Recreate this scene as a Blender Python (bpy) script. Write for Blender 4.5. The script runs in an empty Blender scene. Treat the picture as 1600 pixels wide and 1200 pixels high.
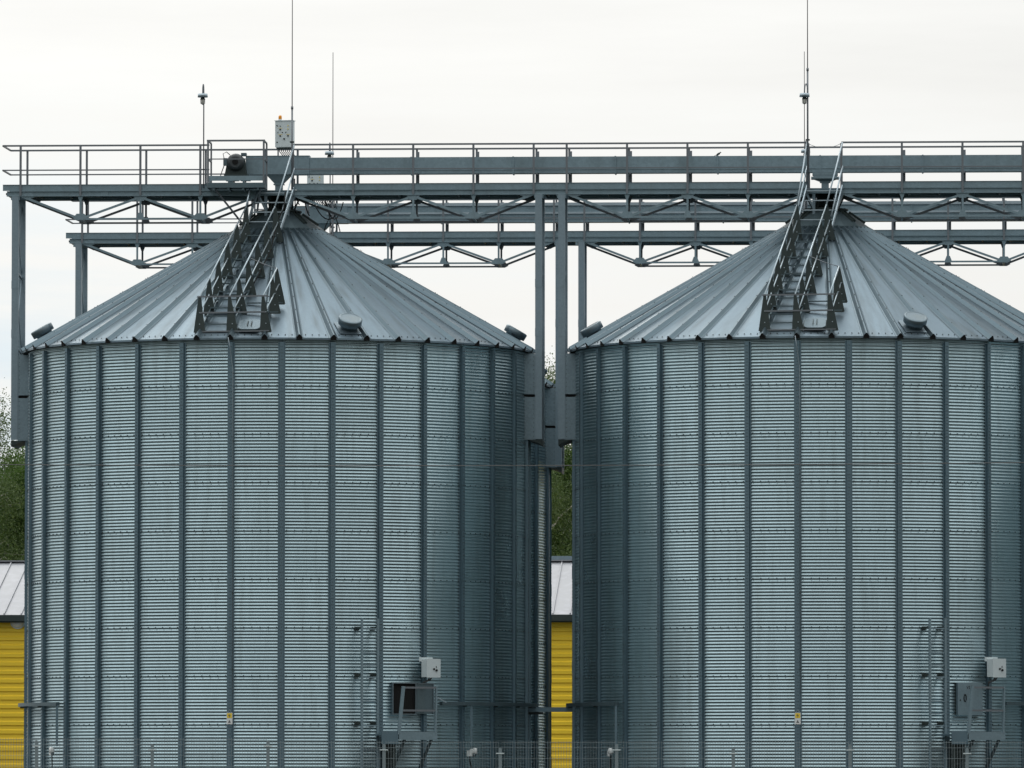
import bpy, math, random
import numpy as np
from mathutils import Vector, Matrix
random.seed(7); np.random.seed(7)
PI = math.pi
C = bpy.context.scene.collection
R = math.radians

# ------------------------------------------------------------------ helpers
class MB:
    """collects shapes, linked as one mesh object"""
    def __init__(s): s.v = []; s.f = []; s.m = []; s.sm = []
    def add(s, vs, fs, m=0, smooth=False):
        o = len(s.v); s.v += [tuple(p) for p in vs]
        for f in fs: s.f.append(tuple(i + o for i in f)); s.m.append(m); s.sm.append(smooth)
    def box(s, x0, x1, y0, y1, z0, z1, m=0):
        v = [(x, y, z) for z in (z0, z1) for y in (y0, y1) for x in (x0, x1)]
        s.add(v, [(0, 2, 3, 1), (4, 5, 7, 6), (0, 1, 5, 4), (2, 6, 7, 3), (0, 4, 6, 2), (1, 3, 7, 5)], m)
    def bar(s, p, q, w, h=None, up=(0, 0, 1), m=0):
        h = h or w
        p = Vector(p); q = Vector(q); d = (q - p).normalized(); up = Vector(up)
        if abs(d.dot(up)) > .98: up = Vector((0, 1, 0))
        a = d.cross(up).normalized() * w / 2; b = a.cross(d).normalized() * h / 2
        v = [e + i * a + j * b for e in (p, q) for i, j in ((-1, -1), (1, -1), (1, 1), (-1, 1))]
        s.add(v, [(3, 2, 1, 0), (4, 5, 6, 7), (0, 1, 5, 4), (1, 2, 6, 5), (2, 3, 7, 6), (3, 0, 4, 7)], m)
    def tube(s, pts, r, n=6, m=0, r2=None):
        pts = [Vector(p) for p in pts]; rings = []; o = len(s.v); k = len(pts)
        for i, p in enumerate(pts):
            d = (pts[min(i + 1, k - 1)] - pts[max(i - 1, 0)]).normalized()
            u = Vector((0, 0, 1)) if abs(d.z) < .9 else Vector((1, 0, 0))
            a = d.cross(u).normalized(); b = a.cross(d)
            rr = r if r2 is None else r + (r2 - r) * i / max(1, k - 1)
            s.v += [tuple(p + rr * (a * math.cos(2 * PI * j / n) + b * math.sin(2 * PI * j / n))) for j in range(n)]
        for i in range(k - 1):
            for j in range(n):
                a0 = o + i * n + j; a1 = o + i * n + (j + 1) % n
                s.f.append((a0, a1, a1 + n, a0 + n)); s.m.append(m); s.sm.append(n > 5)
        s.f.append(tuple(o + j for j in range(n))[::-1]); s.m.append(m); s.sm.append(False)
        s.f.append(tuple(o + (k - 1) * n + j for j in range(n))); s.m.append(m); s.sm.append(False)
    def lathe(s, prof, n=20, c=(0, 0, 0), ax=(0, 0, 1), m=0, smooth=True):
        ax = Vector(ax).normalized(); u = Vector((1, 0, 0)) if abs(ax.x) < .9 else Vector((0, 1, 0))
        a = ax.cross(u).normalized(); b = ax.cross(a); c = Vector(c); o = len(s.v)
        for (r, h) in prof:
            for j in range(n):
                t = 2 * PI * j / n
                s.v.append(tuple(c + ax * h + r * (a * math.cos(t) + b * math.sin(t))))
        for i in range(len(prof) - 1):
            for j in range(n):
                a0 = o + i * n + j; a1 = o + i * n + (j + 1) % n
                s.f.append((a0, a1, a1 + n, a0 + n)); s.m.append(m); s.sm.append(smooth)
        s.f.append(tuple(o + j for j in range(n))[::-1]); s.m.append(m); s.sm.append(False)
        e = o + (len(prof) - 1) * n
        s.f.append(tuple(e + j for j in range(n))); s.m.append(m); s.sm.append(False)
    def prism(s, poly, d, m=0):
        """poly: planar list of points, d: extrusion vector"""
        n = len(poly); d = Vector(d); a = [Vector(p) for p in poly]
        v = a + [p + d for p in a]
        s.add(v, [tuple(range(n))[::-1], tuple(range(n, 2 * n))] + [(i, (i + 1) % n, (i + 1) % n + n, i + n) for i in range(n)], m)
    def build(s, name, mats, parent=None, fix=True):
        me = bpy.data.meshes.new(name); me.from_pydata(s.v, [], s.f)
        if not isinstance(mats, (list, tuple)): mats = [mats]
        for m in mats: me.materials.append(m)
        me.polygons.foreach_set('material_index', s.m); me.polygons.foreach_set('use_smooth', s.sm)
        me.update()
        if fix:
            import bmesh
            b = bmesh.new(); b.from_mesh(me); bmesh.ops.recalc_face_normals(b, faces=b.faces); b.to_mesh(me); b.free()
        o = bpy.data.objects.new(name, me); C.objects.link(o)
        if parent: o.parent = parent
        return o

def tag(o, label=None, cat=None, group=None, kind=None):
    if label: o['label'] = label
    if cat: o['category'] = cat
    if group: o['group'] = group
    if kind: o['kind'] = kind
    return o
def thing(name, label, cat, loc=(0, 0, 0), rz=0, group=None):
    o = bpy.data.objects.new(name, None); C.objects.link(o); o.empty_display_size = .1
    o.location = loc; o.rotation_euler = (0, 0, rz)
    return tag(o, label, cat, group)
def dup(root, loc=None, rz=None, label=None, group=None):
    r = root.copy(); C.objects.link(r)
    if loc is not None: r.location = loc
    if rz is not None: r.rotation_euler = (0, 0, rz)
    if label: r['label'] = label
    if group: r['group'] = group
    for ch in list(root.children):
        c = ch.copy(); C.objects.link(c); c.parent = r
        for g in list(ch.children):
            e = g.copy(); C.objects.link(e); e.parent = c
    return r

# ------------------------------------------------------------------ materials
def nodes(name):
    m = bpy.data.materials.new(name); m.use_nodes = True
    nt = m.node_tree; return m, nt, nt.nodes['Principled BSDF']
def N(nt, t, **k):
    n = nt.nodes.new(t)
    for a, b in k.items():
        if a.startswith('i_'): n.inputs[int(a[2:])].default_value = b
        else: setattr(n, a, b)
    return n
def math_(nt, op, a, b=None):
    n = nt.nodes.new('ShaderNodeMath'); n.operation = op
    for i, x in enumerate((a, b)):
        if x is None: continue
        if isinstance(x, (int, float)): n.inputs[i].default_value = x
        else: nt.links.new(x, n.inputs[i])
    return n.outputs[0]
def metal(name, col, rough=.4, met=.8, var=.12, scale=6., speck=.06, stain=(.10, .11, .09), stain_amt=.15, mode=None):
    m, nt, b = nodes(name); L = nt.links.new
    tc = N(nt, 'ShaderNodeTexCoord'); co = tc.outputs['Object']
    n1 = N(nt, 'ShaderNodeTexNoise'); n1.inputs['Scale'].default_value = scale * .25; n1.inputs['Detail'].default_value = 5; L(co, n1.inputs['Vector'])
    n2 = N(nt, 'ShaderNodeTexVoronoi'); n2.inputs['Scale'].default_value = scale * 5; L(co, n2.inputs['Vector'])
    n3 = N(nt, 'ShaderNodeTexNoise'); n3.inputs['Scale'].default_value = 1.; n3.inputs['Detail'].default_value = 6
    mp = N(nt, 'ShaderNodeMapping'); mp.inputs['Scale'].default_value = (3, 3, .5); L(co, mp.inputs['Vector'])
    f = math_(nt, 'ADD', 1 - var / 2, math_(nt, 'MULTIPLY', n1.outputs[0], var))
    sp = N(nt, 'ShaderNodeSeparateColor'); L(n2.outputs['Color'], sp.inputs[0])
    f = math_(nt, 'MULTIPLY', f, math_(nt, 'ADD', 1 - speck / 2, math_(nt, 'MULTIPLY', sp.outputs[0], speck)))
    roughv = math_(nt, 'ADD', rough - .06, math_(nt, 'MULTIPLY', n1.outputs[0], .12))
    if mode in ('wall', 'roof'):
        se = N(nt, 'ShaderNodeSeparateXYZ'); L(co, se.inputs[0])
        az = math_(nt, 'ARCTAN2', se.outputs[0], math_(nt, 'MULTIPLY', se.outputs[1], -1))
        if mode == 'wall':
            a = math_(nt, 'FLOOR', math_(nt, 'DIVIDE', math_(nt, 'SUBTRACT', az, R(5.625)), R(11.25)))
            h = math_(nt, 'FLOOR', math_(nt, 'DIVIDE', math_(nt, 'SUBTRACT', se.outputs[2], .639), 1.143))
            amt = .09
        else:
            a = math_(nt, 'FLOOR', math_(nt, 'DIVIDE', math_(nt, 'SUBTRACT', az, R(1.875)), R(7.5)))
            h = math_(nt, 'FLOOR', math_(nt, 'DIVIDE', se.outputs[2], 30.))
            amt = .24
            cx = N(nt, 'ShaderNodeCombineXYZ'); L(math_(nt, 'MULTIPLY', az, 26.), cx.inputs[0]); L(math_(nt, 'MULTIPLY', se.outputs[2], 1.3), cx.inputs[1])
            L(cx.outputs[0], mp.inputs['Vector']); mp.inputs['Scale'].default_value = (1, 1, 1)
        cb = N(nt, 'ShaderNodeCombineXYZ'); L(a, cb.inputs[0]); L(h, cb.inputs[1])
        if mode == 'wall':
            cx = N(nt, 'ShaderNodeCombineXYZ'); L(math_(nt, 'MULTIPLY', az, 40.), cx.inputs[0]); L(math_(nt, 'MULTIPLY', se.outputs[2], .45), cx.inputs[1])
            L(cx.outputs[0], mp.inputs['Vector']); mp.inputs['Scale'].default_value = (1, 1, 1)
        oi = N(nt, 'ShaderNodeObjectInfo'); L(math_(nt, 'MULTIPLY', oi.outputs['Random'], 500.), cb.inputs[2]); L(math_(nt, 'MULTIPLY', oi.outputs['Random'], 90.), cx.inputs[2])
        wn = N(nt, 'ShaderNodeTexWhiteNoise'); L(cb.outputs[0], wn.inputs['Vector'])
        f = math_(nt, 'MULTIPLY', f, math_(nt, 'ADD', 1 - amt / 2, math_(nt, 'MULTIPLY', wn.outputs['Value'], amt)))
        sw = N(nt, 'ShaderNodeSeparateColor'); L(wn.outputs['Color'], sw.inputs[0])
        roughv = math_(nt, 'ADD', roughv, math_(nt, 'MULTIPLY', sw.outputs[1], .08))
    L(mp.outputs[0], n3.inputs['Vector'])
    rp = N(nt, 'ShaderNodeMapRange'); rp.inputs[1].default_value = .48; rp.inputs[2].default_value = .75; rp.inputs[4].default_value = stain_amt
    L(n3.outputs[0], rp.inputs[0])
    mul = N(nt, 'ShaderNodeVectorMath', operation='SCALE'); mul.inputs[0].default_value = col; L(f, mul.inputs['Scale'])
    mx = N(nt, 'ShaderNodeMix', data_type='RGBA'); L(rp.outputs[0], mx.inputs['Factor']); L(mul.outputs[0], mx.inputs['A']); mx.inputs['B'].default_value = (*stain, 1)
    L(mx.outputs['Result'], b.inputs['Base Color']); b.inputs['Metallic'].default_value = met
    L(roughv, b.inputs['Roughness'])
    if mode == 'wall': return m
    bp = N(nt, 'ShaderNodeBump'); bp.inputs['Strength'].default_value = .12; bp.inputs['Distance'].default_value = .02
    L(n1.outputs[0], bp.inputs['Height']); L(bp.outputs[0], b.inputs['Normal'])
    return m
def paint(name, col, rough=.5, met=0., var=.12, scale=8.):
    m, nt, b = nodes(name); L = nt.links.new
    tc = N(nt, 'ShaderNodeTexCoord'); n1 = N(nt, 'ShaderNodeTexNoise'); n1.inputs['Scale'].default_value = scale; n1.inputs['Detail'].default_value = 4
    L(tc.outputs['Object'], n1.inputs['Vector'])
    f = math_(nt, 'ADD', 1 - var / 2, math_(nt, 'MULTIPLY', n1.outputs[0], var))
    mul = N(nt, 'ShaderNodeVectorMath', operation='SCALE'); mul.inputs[0].default_value = col; L(f, mul.inputs['Scale'])
    L(mul.outputs[0], b.inputs['Base Color']); b.inputs['Roughness'].default_value = rough; b.inputs['Metallic'].default_value = met
    return m

M = {}
M['wall'] = metal('wall_steel', (.38, .50, .54), .27, .90, .08, 4., .03, mode='wall', stain=(.22, .28, .29), stain_amt=.38)
M['stiff'] = metal('stiffener_steel', (.135, .205, .245), .42, .75, .12, 8., .08)
M['roof'] = metal('roof_steel', (.165, .225, .268), .40, .85, .10, 3., .05, mode='roof', stain=(.10, .13, .145), stain_amt=.7)
M['rib'] = metal('rib_steel', (.12, .17, .20), .38, .8, .12, 4., .05)
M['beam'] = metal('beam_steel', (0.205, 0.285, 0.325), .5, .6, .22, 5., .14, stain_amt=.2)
M['conv'] = metal('conveyor_steel', (0.220, 0.305, 0.350), .47, .6, .35, 3.5, .16, stain=(.12, .16, .17), stain_amt=.35)
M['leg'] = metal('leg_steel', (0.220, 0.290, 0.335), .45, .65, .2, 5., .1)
M['brack'] = metal('bracket_steel', (0.200, 0.270, 0.310), .5, .6, .25, 5., .2)
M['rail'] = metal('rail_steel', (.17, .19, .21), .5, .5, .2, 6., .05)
M['bright'] = metal('galvanised_tube', (.38, .46, .51), .35, .7, .12, 6., .05)
M['dark'] = metal('dark_steel', (.032, .048, .048), .6, .3, .3, 4., .1)
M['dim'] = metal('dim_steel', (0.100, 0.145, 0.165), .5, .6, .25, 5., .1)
M['vent'] = metal('vent_steel', (.15, .20, .23), .4, .8, .25, 6., .1, stain=(.20, .21, .18), stain_amt=.3)
M['black'] = paint('black_rubber_and_shade', (.003, .0035, .004), .95)  # one black for rubber parts and for shade painted into openings
M['bolt'] = paint('bolt_dark', (.05, .065, .07), .5, .3)
M['grey'] = paint('grey_enamel', (.58, .66, .68), .4)
M['white'] = paint('white_enamel', (.66, .70, .70), .5)
M['orange'] = paint('orange_lens', (.75, .28, .02), .25)
M['yellow'] = paint('yellow_cladding', (.86, .60, .03), .5, 0, .16, .8)
M['signy'] = paint('sign_yellow', (.75, .55, .03), .5)
M['hall_roof'] = metal('hall_roof_steel', (.26, .275, .30), .55, .3, .15, 1.2, .03, stain=(.42, .44, .5), stain_amt=.3)
M['glass'] = paint('lamp_glass', (.55, .55, .50), .1)
M['wire'] = paint('cable_grey', (.10, .10, .10), .6)
M['mesh'] = paint('mesh_wire', (.26, .31, .33), .4, .3)
M['fpost'] = paint('fence_post_coat', (.20, .25, .27), .5, .3)
M['concrete'] = paint('concrete', (.30, .30, .28), .9, 0, .3, 3.)
M['bark'] = paint('birch_bark', (.42, .41, .36), .85, 0, .9, 6.)
M['bark_dark'] = paint('alder_bark', (.08, .07, .05), .9, 0, .6, 6.)
def leafmat(name, a, b_):
    m, nt, b = nodes(name); L = nt.links.new
    g = N(nt, 'ShaderNodeNewGeometry'); tc = N(nt, 'ShaderNodeTexCoord')
    n1 = N(nt, 'ShaderNodeTexNoise'); n1.inputs['Scale'].default_value = .9; n1.inputs['Detail'].default_value = 3; L(tc.outputs['Object'], n1.inputs['Vector'])
    f = math_(nt, 'ADD', math_(nt, 'MULTIPLY', g.outputs['Random Per Island'], .5), math_(nt, 'MULTIPLY', n1.outputs[0], .5))
    mx = N(nt, 'ShaderNodeMix', data_type='RGBA'); L(f, mx.inputs['Factor']); mx.inputs['A'].default_value = (*a, 1); mx.inputs['B'].default_value = (*b_, 1)
    L(mx.outputs['Result'], b.inputs['Base Color']); b.inputs['Roughness'].default_value = .6
    tr = N(nt, 'ShaderNodeBsdfTranslucent'); L(mx.outputs['Result'], tr.inputs[0])
    ms = N(nt, 'ShaderNodeMixShader'); ms.inputs[0].default_value = .35
    L(b.outputs[0], ms.inputs[1]); L(tr.outputs[0], ms.inputs[2]); L(ms.outputs[0], nt.nodes['Material Output'].inputs[0])
    return m
M['leaf'] = leafmat('leaf', (.018, .062, .010), (.11, .20, .030))
M['leaf2'] = leafmat('leaf_pale', (.03, .075, .018), (.14, .20, .06))

# ------------------------------------------------------------------ dimensions
CAMZ = 1.6; D = 174.6
RW = 6.108; PITCH = .0762; SHEET = PITCH * 15
Z0 = .639; ZT = Z0 + 10 * SHEET            # bottom and top of the corrugated wall
RE = 6.25; ZE = 12.05; TAN = .570          # eave
def roofz(r): return ZE + (RE - r) * TAN
SX = [-15.037, -1.660, 11.72]
BY = D + 15.4; BX = [-15.27, -1.90]
STAZ = [5.625 + 11.25 * k for k in range(32)]

# ------------------------------------------------------------------ silo
def wall_mesh():
    nc = 150; ns = 6; rows = nc * ns + 1; cols = 192
    z = Z0 + np.arange(rows) * PITCH / ns
    ring = np.floor((np.arange(rows) / ns + .5) / 15)
    r = RW + .0130 * np.cos(np.arange(rows) * 2 * PI / ns) + .0006 * (ring % 2)
    a = np.arange(cols) * 2 * PI / cols
    X = (r[:, None] * np.sin(a)[None]).ravel(); Y = (-r[:, None] * np.cos(a)[None]).ravel(); Z = np.repeat(z, cols)
    # per-sheet slight radial misfit gives each sheet its own reflections
    V = np.stack([X, Y, Z], 1)
    i = np.arange(rows - 1)[:, None] * cols; j = np.arange(cols)[None]; j2 = (j + 1) % cols
    F = np.stack([i + j, i + j2, i + j2 + cols, i + j + cols], -1).reshape(-1, 4)
    vs = V; nv = len(vs)
    # bolts along the sheet seams
    bv = []; bf = []
    for k in range(1, 10):
        zb = Z0 + k * SHEET + .004
        for st in range(32):
            for q in range(6):
                az = R(STAZ[st] + 11.25 * (q + .62) / 6.2)
                er = Vector((math.sin(az), -math.cos(az), 0)); et = Vector((math.cos(az), math.sin(az), 0))
                c = er * (RW + .006) + Vector((0, 0, zb)); s = .012
                o = nv + len(bv)
                for dx, dz in ((-s, -s), (s, -s), (s, s), (-s, s)):
                    bv.append(c + et * dx + Vector((0, 0, dz)))
                for dx, dz in ((-s * .7, -s * .7), (s * .7, -s * .7), (s * .7, s * .7), (-s * .7, s * .7)):
                    bv.append(c + et * dx + Vector((0, 0, dz)) + er * .022)
                bf += [(o + 4, o + 5, o + 6, o + 7), (o, o + 1, o + 5, o + 4), (o + 1, o + 2, o + 6, o + 5), (o + 2, o + 3, o + 7, o + 6), (o + 3, o, o + 4, o + 7)]
    V = np.concatenate([vs, np.array([tuple(p) for p in bv])]); FF = np.concatenate([F, np.array(bf)])
    me = bpy.data.meshes.new('wall'); me.vertices.add(len(V)); me.vertices.foreach_set('co', V.ravel().astype(np.float32))
    me.loops.add(FF.size); me.loops.foreach_set('vertex_index', FF.ravel().astype(np.int32))
    me.polygons.add(len(FF)); me.polygons.foreach_set('loop_start', (np.arange(len(FF)) * 4).astype(np.int32))
    sm = np.ones(len(FF), bool); sm[len(F):] = False; mi = np.zeros(len(FF), np.int32); mi[len(F):] = 1
    me.materials.append(M['wall']); me.materials.append(M['bolt'])
    me.polygons.foreach_set('use_smooth', sm); me.polygons.foreach_set('material_index', mi)
    me.update(calc_edges=True); me.validate()
    return me
def stiffener_bm():
    b = MB(); z0, z1 = Z0 - .1, ZT - .12
    # hat channel, open flanges; outward is -y
    pr = [(-.085, .0), (-.085, -.012), (-.050, -.014), (-.046, -.075), (.046, -.075), (.050, -.014), (.085, -.012), (.085, .0)]
    v = []; 
    for z in (z0, z1): v += [(x, y, z) for x, y in pr]
    n = len(pr); b.add(v, [(i, i + 1, i + 1 + n, i + n) for i in range(n - 1)] + [tuple(range(n)), tuple(range(n, 2 * n))])
    # bolts and slots down the web, a splice plate at each sheet seam
    k = 0; z = z0 + .1
    while z < z1 - .05:
        for x in ((-.018, .018) if k % 2 else (0,)):
            b.box(x - .008, x + .008, -.083, -.074, z - .009, z + .009, 1)
        z += PITCH; k += 1
    for q in range(1, 10, 2):
        zz = Z0 + q * SHEET + .3; b.box(-.042, .042, -.082, -.0745, zz - .16, zz + .16, 0)
    return b
def roof_bm():
    b = MB(); n = 48
    az = [R(1.875 + 7.5 * k) for k in range(n)]
    P = lambda a, r, dz=0: Vector((r * math.sin(a), -r * math.cos(a), roofz(r) + dz))
    rs = [RE, 4.6, 2.9, 1.0]
    for k in range(n):
        a0, a1 = az[k], az[(k + 1) % n] + (2 * PI if k == n - 1 else 0)
        for i in range(3):
            am = (a0 + a1) / 2
            v = [P(a0, rs[i]), P(am, rs[i] * math.cos(R(3.75)), -.002 - 0*i), P(a1, rs[i]), P(a1, rs[i + 1]), P(am, rs[i + 1] * math.cos(R(3.75))), P(a0, rs[i + 1])]
            b.add([v[0], v[2], v[3], v[5]], [(0, 1, 2, 3)])
        # eave drip edge
        d0 = Vector((0, 0, -.045))
        b.add([P(a0, RE), P(a0, RE) + d0, P(a1, RE) + d0, P(a1, RE)], [(0, 1, 2, 3)])
        b.add([P(a0, RE) + d0, P(a1, RE) + d0, P(a1, RE - .16) + d0 + Vector((0, 0, -.07)), P(a0, RE - .16) + d0 + Vector((0, 0, -.07))], [(0, 1, 2, 3)], 3)
        # rib with raised triangular profile, end face blacked in as its shaded opening
        et = Vector((math.cos(a0), math.sin(a0), 0)); er = Vector((math.sin(a0), -math.cos(a0), 0))
        ends = []
        for r, w, h in ((RE + .012, .075, .088), (1.05, .045, .07)):
            c = P(a0, r); nrm = Vector((er.x * .5, er.y * .5, .866))
            ends.append([c - et * (w + .03) + nrm * .003, c - et * w + nrm * .012, c - et * w * .22 + nrm * h, c + et * w * .22 + nrm * h, c + et * w + nrm * .012, c + et * (w + .03) + nrm * .003])
        e0, e1 = ends
        b.add(e0 + e1, [(i, i + 1, i + 7, i + 6) for i in range(5)], 1)
        c = P(a0, RE + .013); nrm = Vector((er.x * .5, er.y * .5, .866))
        b.add([c - et * .078 - Vector((0, 0, .046)), c + et * .078 - Vector((0, 0, .046)), c + et * .064 + nrm * .012, c + et * .010 + nrm * .092, c - et * .010 + nrm * .092, c - et * .064 + nrm * .012], [tuple(range(6))], 2)
        # screws: eave row and beside the ribs
        nrm = Vector((0, 0, 1))
        for q in range(1, 5):
            a = a0 + (a1 - a0) * q / 5; c = P(a, RE - .12, .004); e = Vector((math.cos(a), math.sin(a), 0)) * .013; f = Vector((math.sin(a), -math.cos(a), -.5)) * .013
            b.add([c - e - f, c + e - f, c + e + f, c - e + f, c + nrm * .02], [(0, 1, 4), (1, 2, 4), (2, 3, 4), (3, 0, 4)], 2)
        r = RE - .5
        while r > 1.4:
            c = P(a0, r, .095) ; e = et * .013; f = Vector((er.x, er.y, -.5)) * .013
            b.add([c - e - f, c + e - f, c + e + f, c - e + f, c + nrm * .018], [(0, 1, 4), (1, 2, 4), (2, 3, 4), (3, 0, 4)], 2)
            r -= .62
    return b
def cap_bm():
    b = MB(); n = 16
    P = lambda a, r, z: Vector((r * math.sin(a), -r * math.cos(a), z))
    zb, zt, rb, rt = 15.05, 15.49, 1.13, .50
    for k in range(n):
        a0, a1 = 2 * PI * k / n + R(1.9), 2 * PI * (k + 1) / n + R(1.9)
        b.add([P(a0, rb, zb), P(a1, rb, zb), P(a1, rt, zt), P(a0, rt, zt)], [(0, 1, 2, 3)])
        b.add([P(a0, rb, zb), P(a1, rb, zb), P(a1, rb - .01, zb - .05), P(a0, rb - .01, zb - .05)], [(0, 1, 2, 3)], 0)
        if k % 2 == 0:
            for s in (-.05, .05):
                b.bar(P(a0 + s * .8, rb - .16, zb + .14), P(a0 + s * 1.6, rt + .08, zt - .03), .028, .05, m=1)
    b.lathe([(.46, 0), (.56, .01), (.56, .05), (.40, .06), (.38, .07)], 24, (0, 0, zt - .01), m=1)
    b.lathe([(1.08, -.09), (1.08, 0)], 48, (0, 0, 15.045), m=1)  # dark ring painted as the shaded gap under the cap
    return b
def silo(c, label):
    global WALL, proto_parts
    t = thing('grain_silo', label, 'silo', (c[0], c[1], 0), 0, 'corrugated grain silos')
    o = bpy.data.objects.new('wall', WALL); C.objects.link(o); o.parent = t
    for az in STAZ:
        s = bpy.data.objects.new('stiffener', STIFF.data); C.objects.link(s); s.parent = t
        a = R(az); s.location = ((RW) * math.sin(a), -(RW) * math.cos(a), 0); s.rotation_euler = (0, 0, a)
    for nm, me in (('roof', ROOF.data), ('roof_cap', CAP.data), ('inlet_collar', COLLAR.data), ('plinth', PLINTH.data)):
        o = bpy.data.objects.new(nm, me); C.objects.link(o); o.parent = t
    return t
WALL = wall_mesh()
STIFF = stiffener_bm().build('stiffener', [M['stiff'], M['bolt']])
ROOF = roof_bm().build('roof', [M['roof'], M['rib'], M['black'], M['dark']], fix=False)
CAP = cap_bm().build('roof_cap', [M['dim'], M['dark']])
b = MB(); b.lathe([(.24, 15.5), (.24, 15.72), (.30, 15.72), (.30, 15.76), (.20, 15.78), (.20, 16.02)], 20); 
for a in range(8): b.bar((.27 * math.cos(a * PI / 4), .27 * math.sin(a * PI / 4), 15.5), (.22 * math.cos(a * PI / 4), .22 * math.sin(a * PI / 4), 15.75), .03)
COLLAR = b.build('inlet_collar', M['dark'])
b = MB(); b.lathe([(6.5, -.05), (6.5, .5), (6.44, .56), (6.0, .58)], 96); PLINTH = b.build('plinth', M['concrete'])
for o in (STIFF, ROOF, CAP, COLLAR, PLINTH): C.objects.unlink(o)
silo((SX[0], D), 'large corrugated steel silo left of centre, its small wall hatch hanging open')
silo((SX[1], D), 'large corrugated steel silo on the right, its small wall hatch closed')
silo((BX[0], BY), 'rear corrugated silo half hidden behind the left silo, seen in the gap')
silo((BX[1], BY), 'rear corrugated silo wholly behind the right-hand front silo')
silo((SX[2], D), 'front-row silo beyond the right edge of the photo')

def at(c, az, r, z=0):
    a = R(az); return (c[0] + r * math.sin(a), c[1] - r * math.cos(a), z)
S = [(SX[0], D), (SX[1], D), (SX[2], D)]; B = [(BX[0], BY), (BX[1], BY)]
WHICH = ['left silo', 'right silo']

# ------------------------------------------------------------------ roof staircase
def staircase(left):
    t = thing('roof_staircase', '', 'staircase'); a = R(-9.375)
    er = Vector((math.sin(a), -math.cos(a), 0)); et = Vector((math.cos(a), math.sin(a), 0))
    P = lambda r, tt, dz: er * r + et * tt + Vector((0, 0, roofz(r) + dz))
    H = .85; rows = [6.0 - .865 * k for k in range(6)]
    spots = [(r, s * .40) for r in rows for s in (-1, 1)] + [(6.0, 1.22), (5.135, 1.22), (4.70, 1.22)]
    for r, tt in spots:
        b = MB(); lean = 0 if tt < 0 else -.075
        lo = .0
        b.prism([P(r, tt - .15, lo), P(r, tt + .14, lo), P(r, tt + lean + .03, H), P(r, tt + lean - .03, H)], er * .008)
        b.prism([P(r, tt - .11, lo), P(r, tt + lean - .022, H), P(r, tt + lean - .022, H) - er * .05, P(r, tt - .11, lo) - er * .09], et * .008)
        b.bar(P(r, tt - .12, lo), P(r, tt + .12, lo), .05, .03)
        for zz in (.47, .2): b.bar(P(r, tt, zz) + er * .008, P(r, tt, zz) + er * .02, .022, m=1)
        b.build('bracket', [M['dark'], M['bright']], t)
    top = lambda s: Vector((SXOFF + s * .43, -.66, 17.10))
    SXOFF = 0
    for s in (-1, 1):
        b = MB(); off = -.075 if s > 0 else 0
        b.tube([P(rows[0], s * .4 + off, H), P(rows[-1], s * .4 + off, H)], .019); 
        e = Vector((s * .43, -.70, 17.10)); a0 = P(rows[-1], s * .4 + off, H)
        if left and s < 0: e = a0.lerp(e, .30)
        b.tube([a0, e], .021); b.build('handrail', M['bright'], t)
        b = MB(); b.tube([P(rows[0] + .0, s * .4, .46), P(rows[-1], s * .4, .46)], .016); b.build('mid_rail', M['bright'], t)
        if not (left and s < 0): b = MB(); b.tube([(s * .43 - .27, -1.55, 15.22), (s * .43, -.70, 16.53)], .02); b.build('mid_rail', M['bright'], t)
        b = MB(); b.bar((s * .43 - .25, -1.55, 14.98), (s * .43, -.70, 16.05), .03, .07); b.build('stringer', M['bright'], t)
        b = MB(); b.bar(P(5.98, s * .36, .11), P(1.5, s * .36, .11), .03, .05); b.build('stringer', M['dim'], t)
    for k in range(13):
        r = 5.92 - .43 * k * .9
        if r < 1.5: break
        b = MB(); b.bar(P(r, -.36, .15), P(r, .36, .15), .11, .025, up=(0, 0, 1)); b.build('tread', M['dim'], t)
    for k in range(4):
        f = (k + .5) / 4; b = MB(); y = -1.5 + .8 * f; z = 15.04 + 1.0 * f; x = -.24 + .24 * f
        b.bar((x - .41, y, z), (x + .41, y, z), .13, .022); b.build('tread', M['bright'], t)
    for k in range(1, 5):
        r = rows[k]; b = MB(); b.bar(P(r, -.5, .02), P(r, .46, .02), .04, .03); b.build('cross_bar', M['dim'], t)
    b = MB(); b.bar(P(6.0, -.46, H), P(6.0, 1.27, H), .045, .035); b.build('handrail', M['rail'], t)
    b = MB(); b.bar(P(6.0, -.40, .47), P(6.0, 1.2, .47), .045, .035); b.build('mid_rail', M['rail'], t)
    b = MB(); b.bar(P(6.0, -.46, .02), P(6.0, 1.3, .02), .05, .03); b.build('cross_bar', M['rail'], t)
    b = MB(); b.tube([P(6.0, 1.15, H), P(4.70, 1.15, H)], .02); b.build('handrail', M['bright'], t)
    b = MB(); b.tube([P(6.0, 1.2, .47), P(4.70, 1.2, .47)], .016); b.build('mid_rail', M['bright'], t)
    b = MB(); b.tube([P(4.70, 1.15, H), P(4.4, .8, H - .06), P(4.2, .38, H)], .009); b.build('chain', M['rail'], t)
    b = MB(); b.bar(P(4.70, .42, .03), P(4.70, 1.3, .03), .05, .03); b.bar(P(5.135, .42, .03), P(5.135, 1.3, .03), .05, .03); b.build('cross_bar', M['dim'], t)
    return t
st = staircase(True); st.location = (SX[0], D, 0); tag(st, 'steel staircase of triangular brackets climbing the left silo roof', 'staircase', 'roof staircases')
st = staircase(False); st.location = (SX[1], D, 0); tag(st, 'steel staircase of triangular brackets climbing the right silo roof', 'staircase', 'roof staircases')

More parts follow.
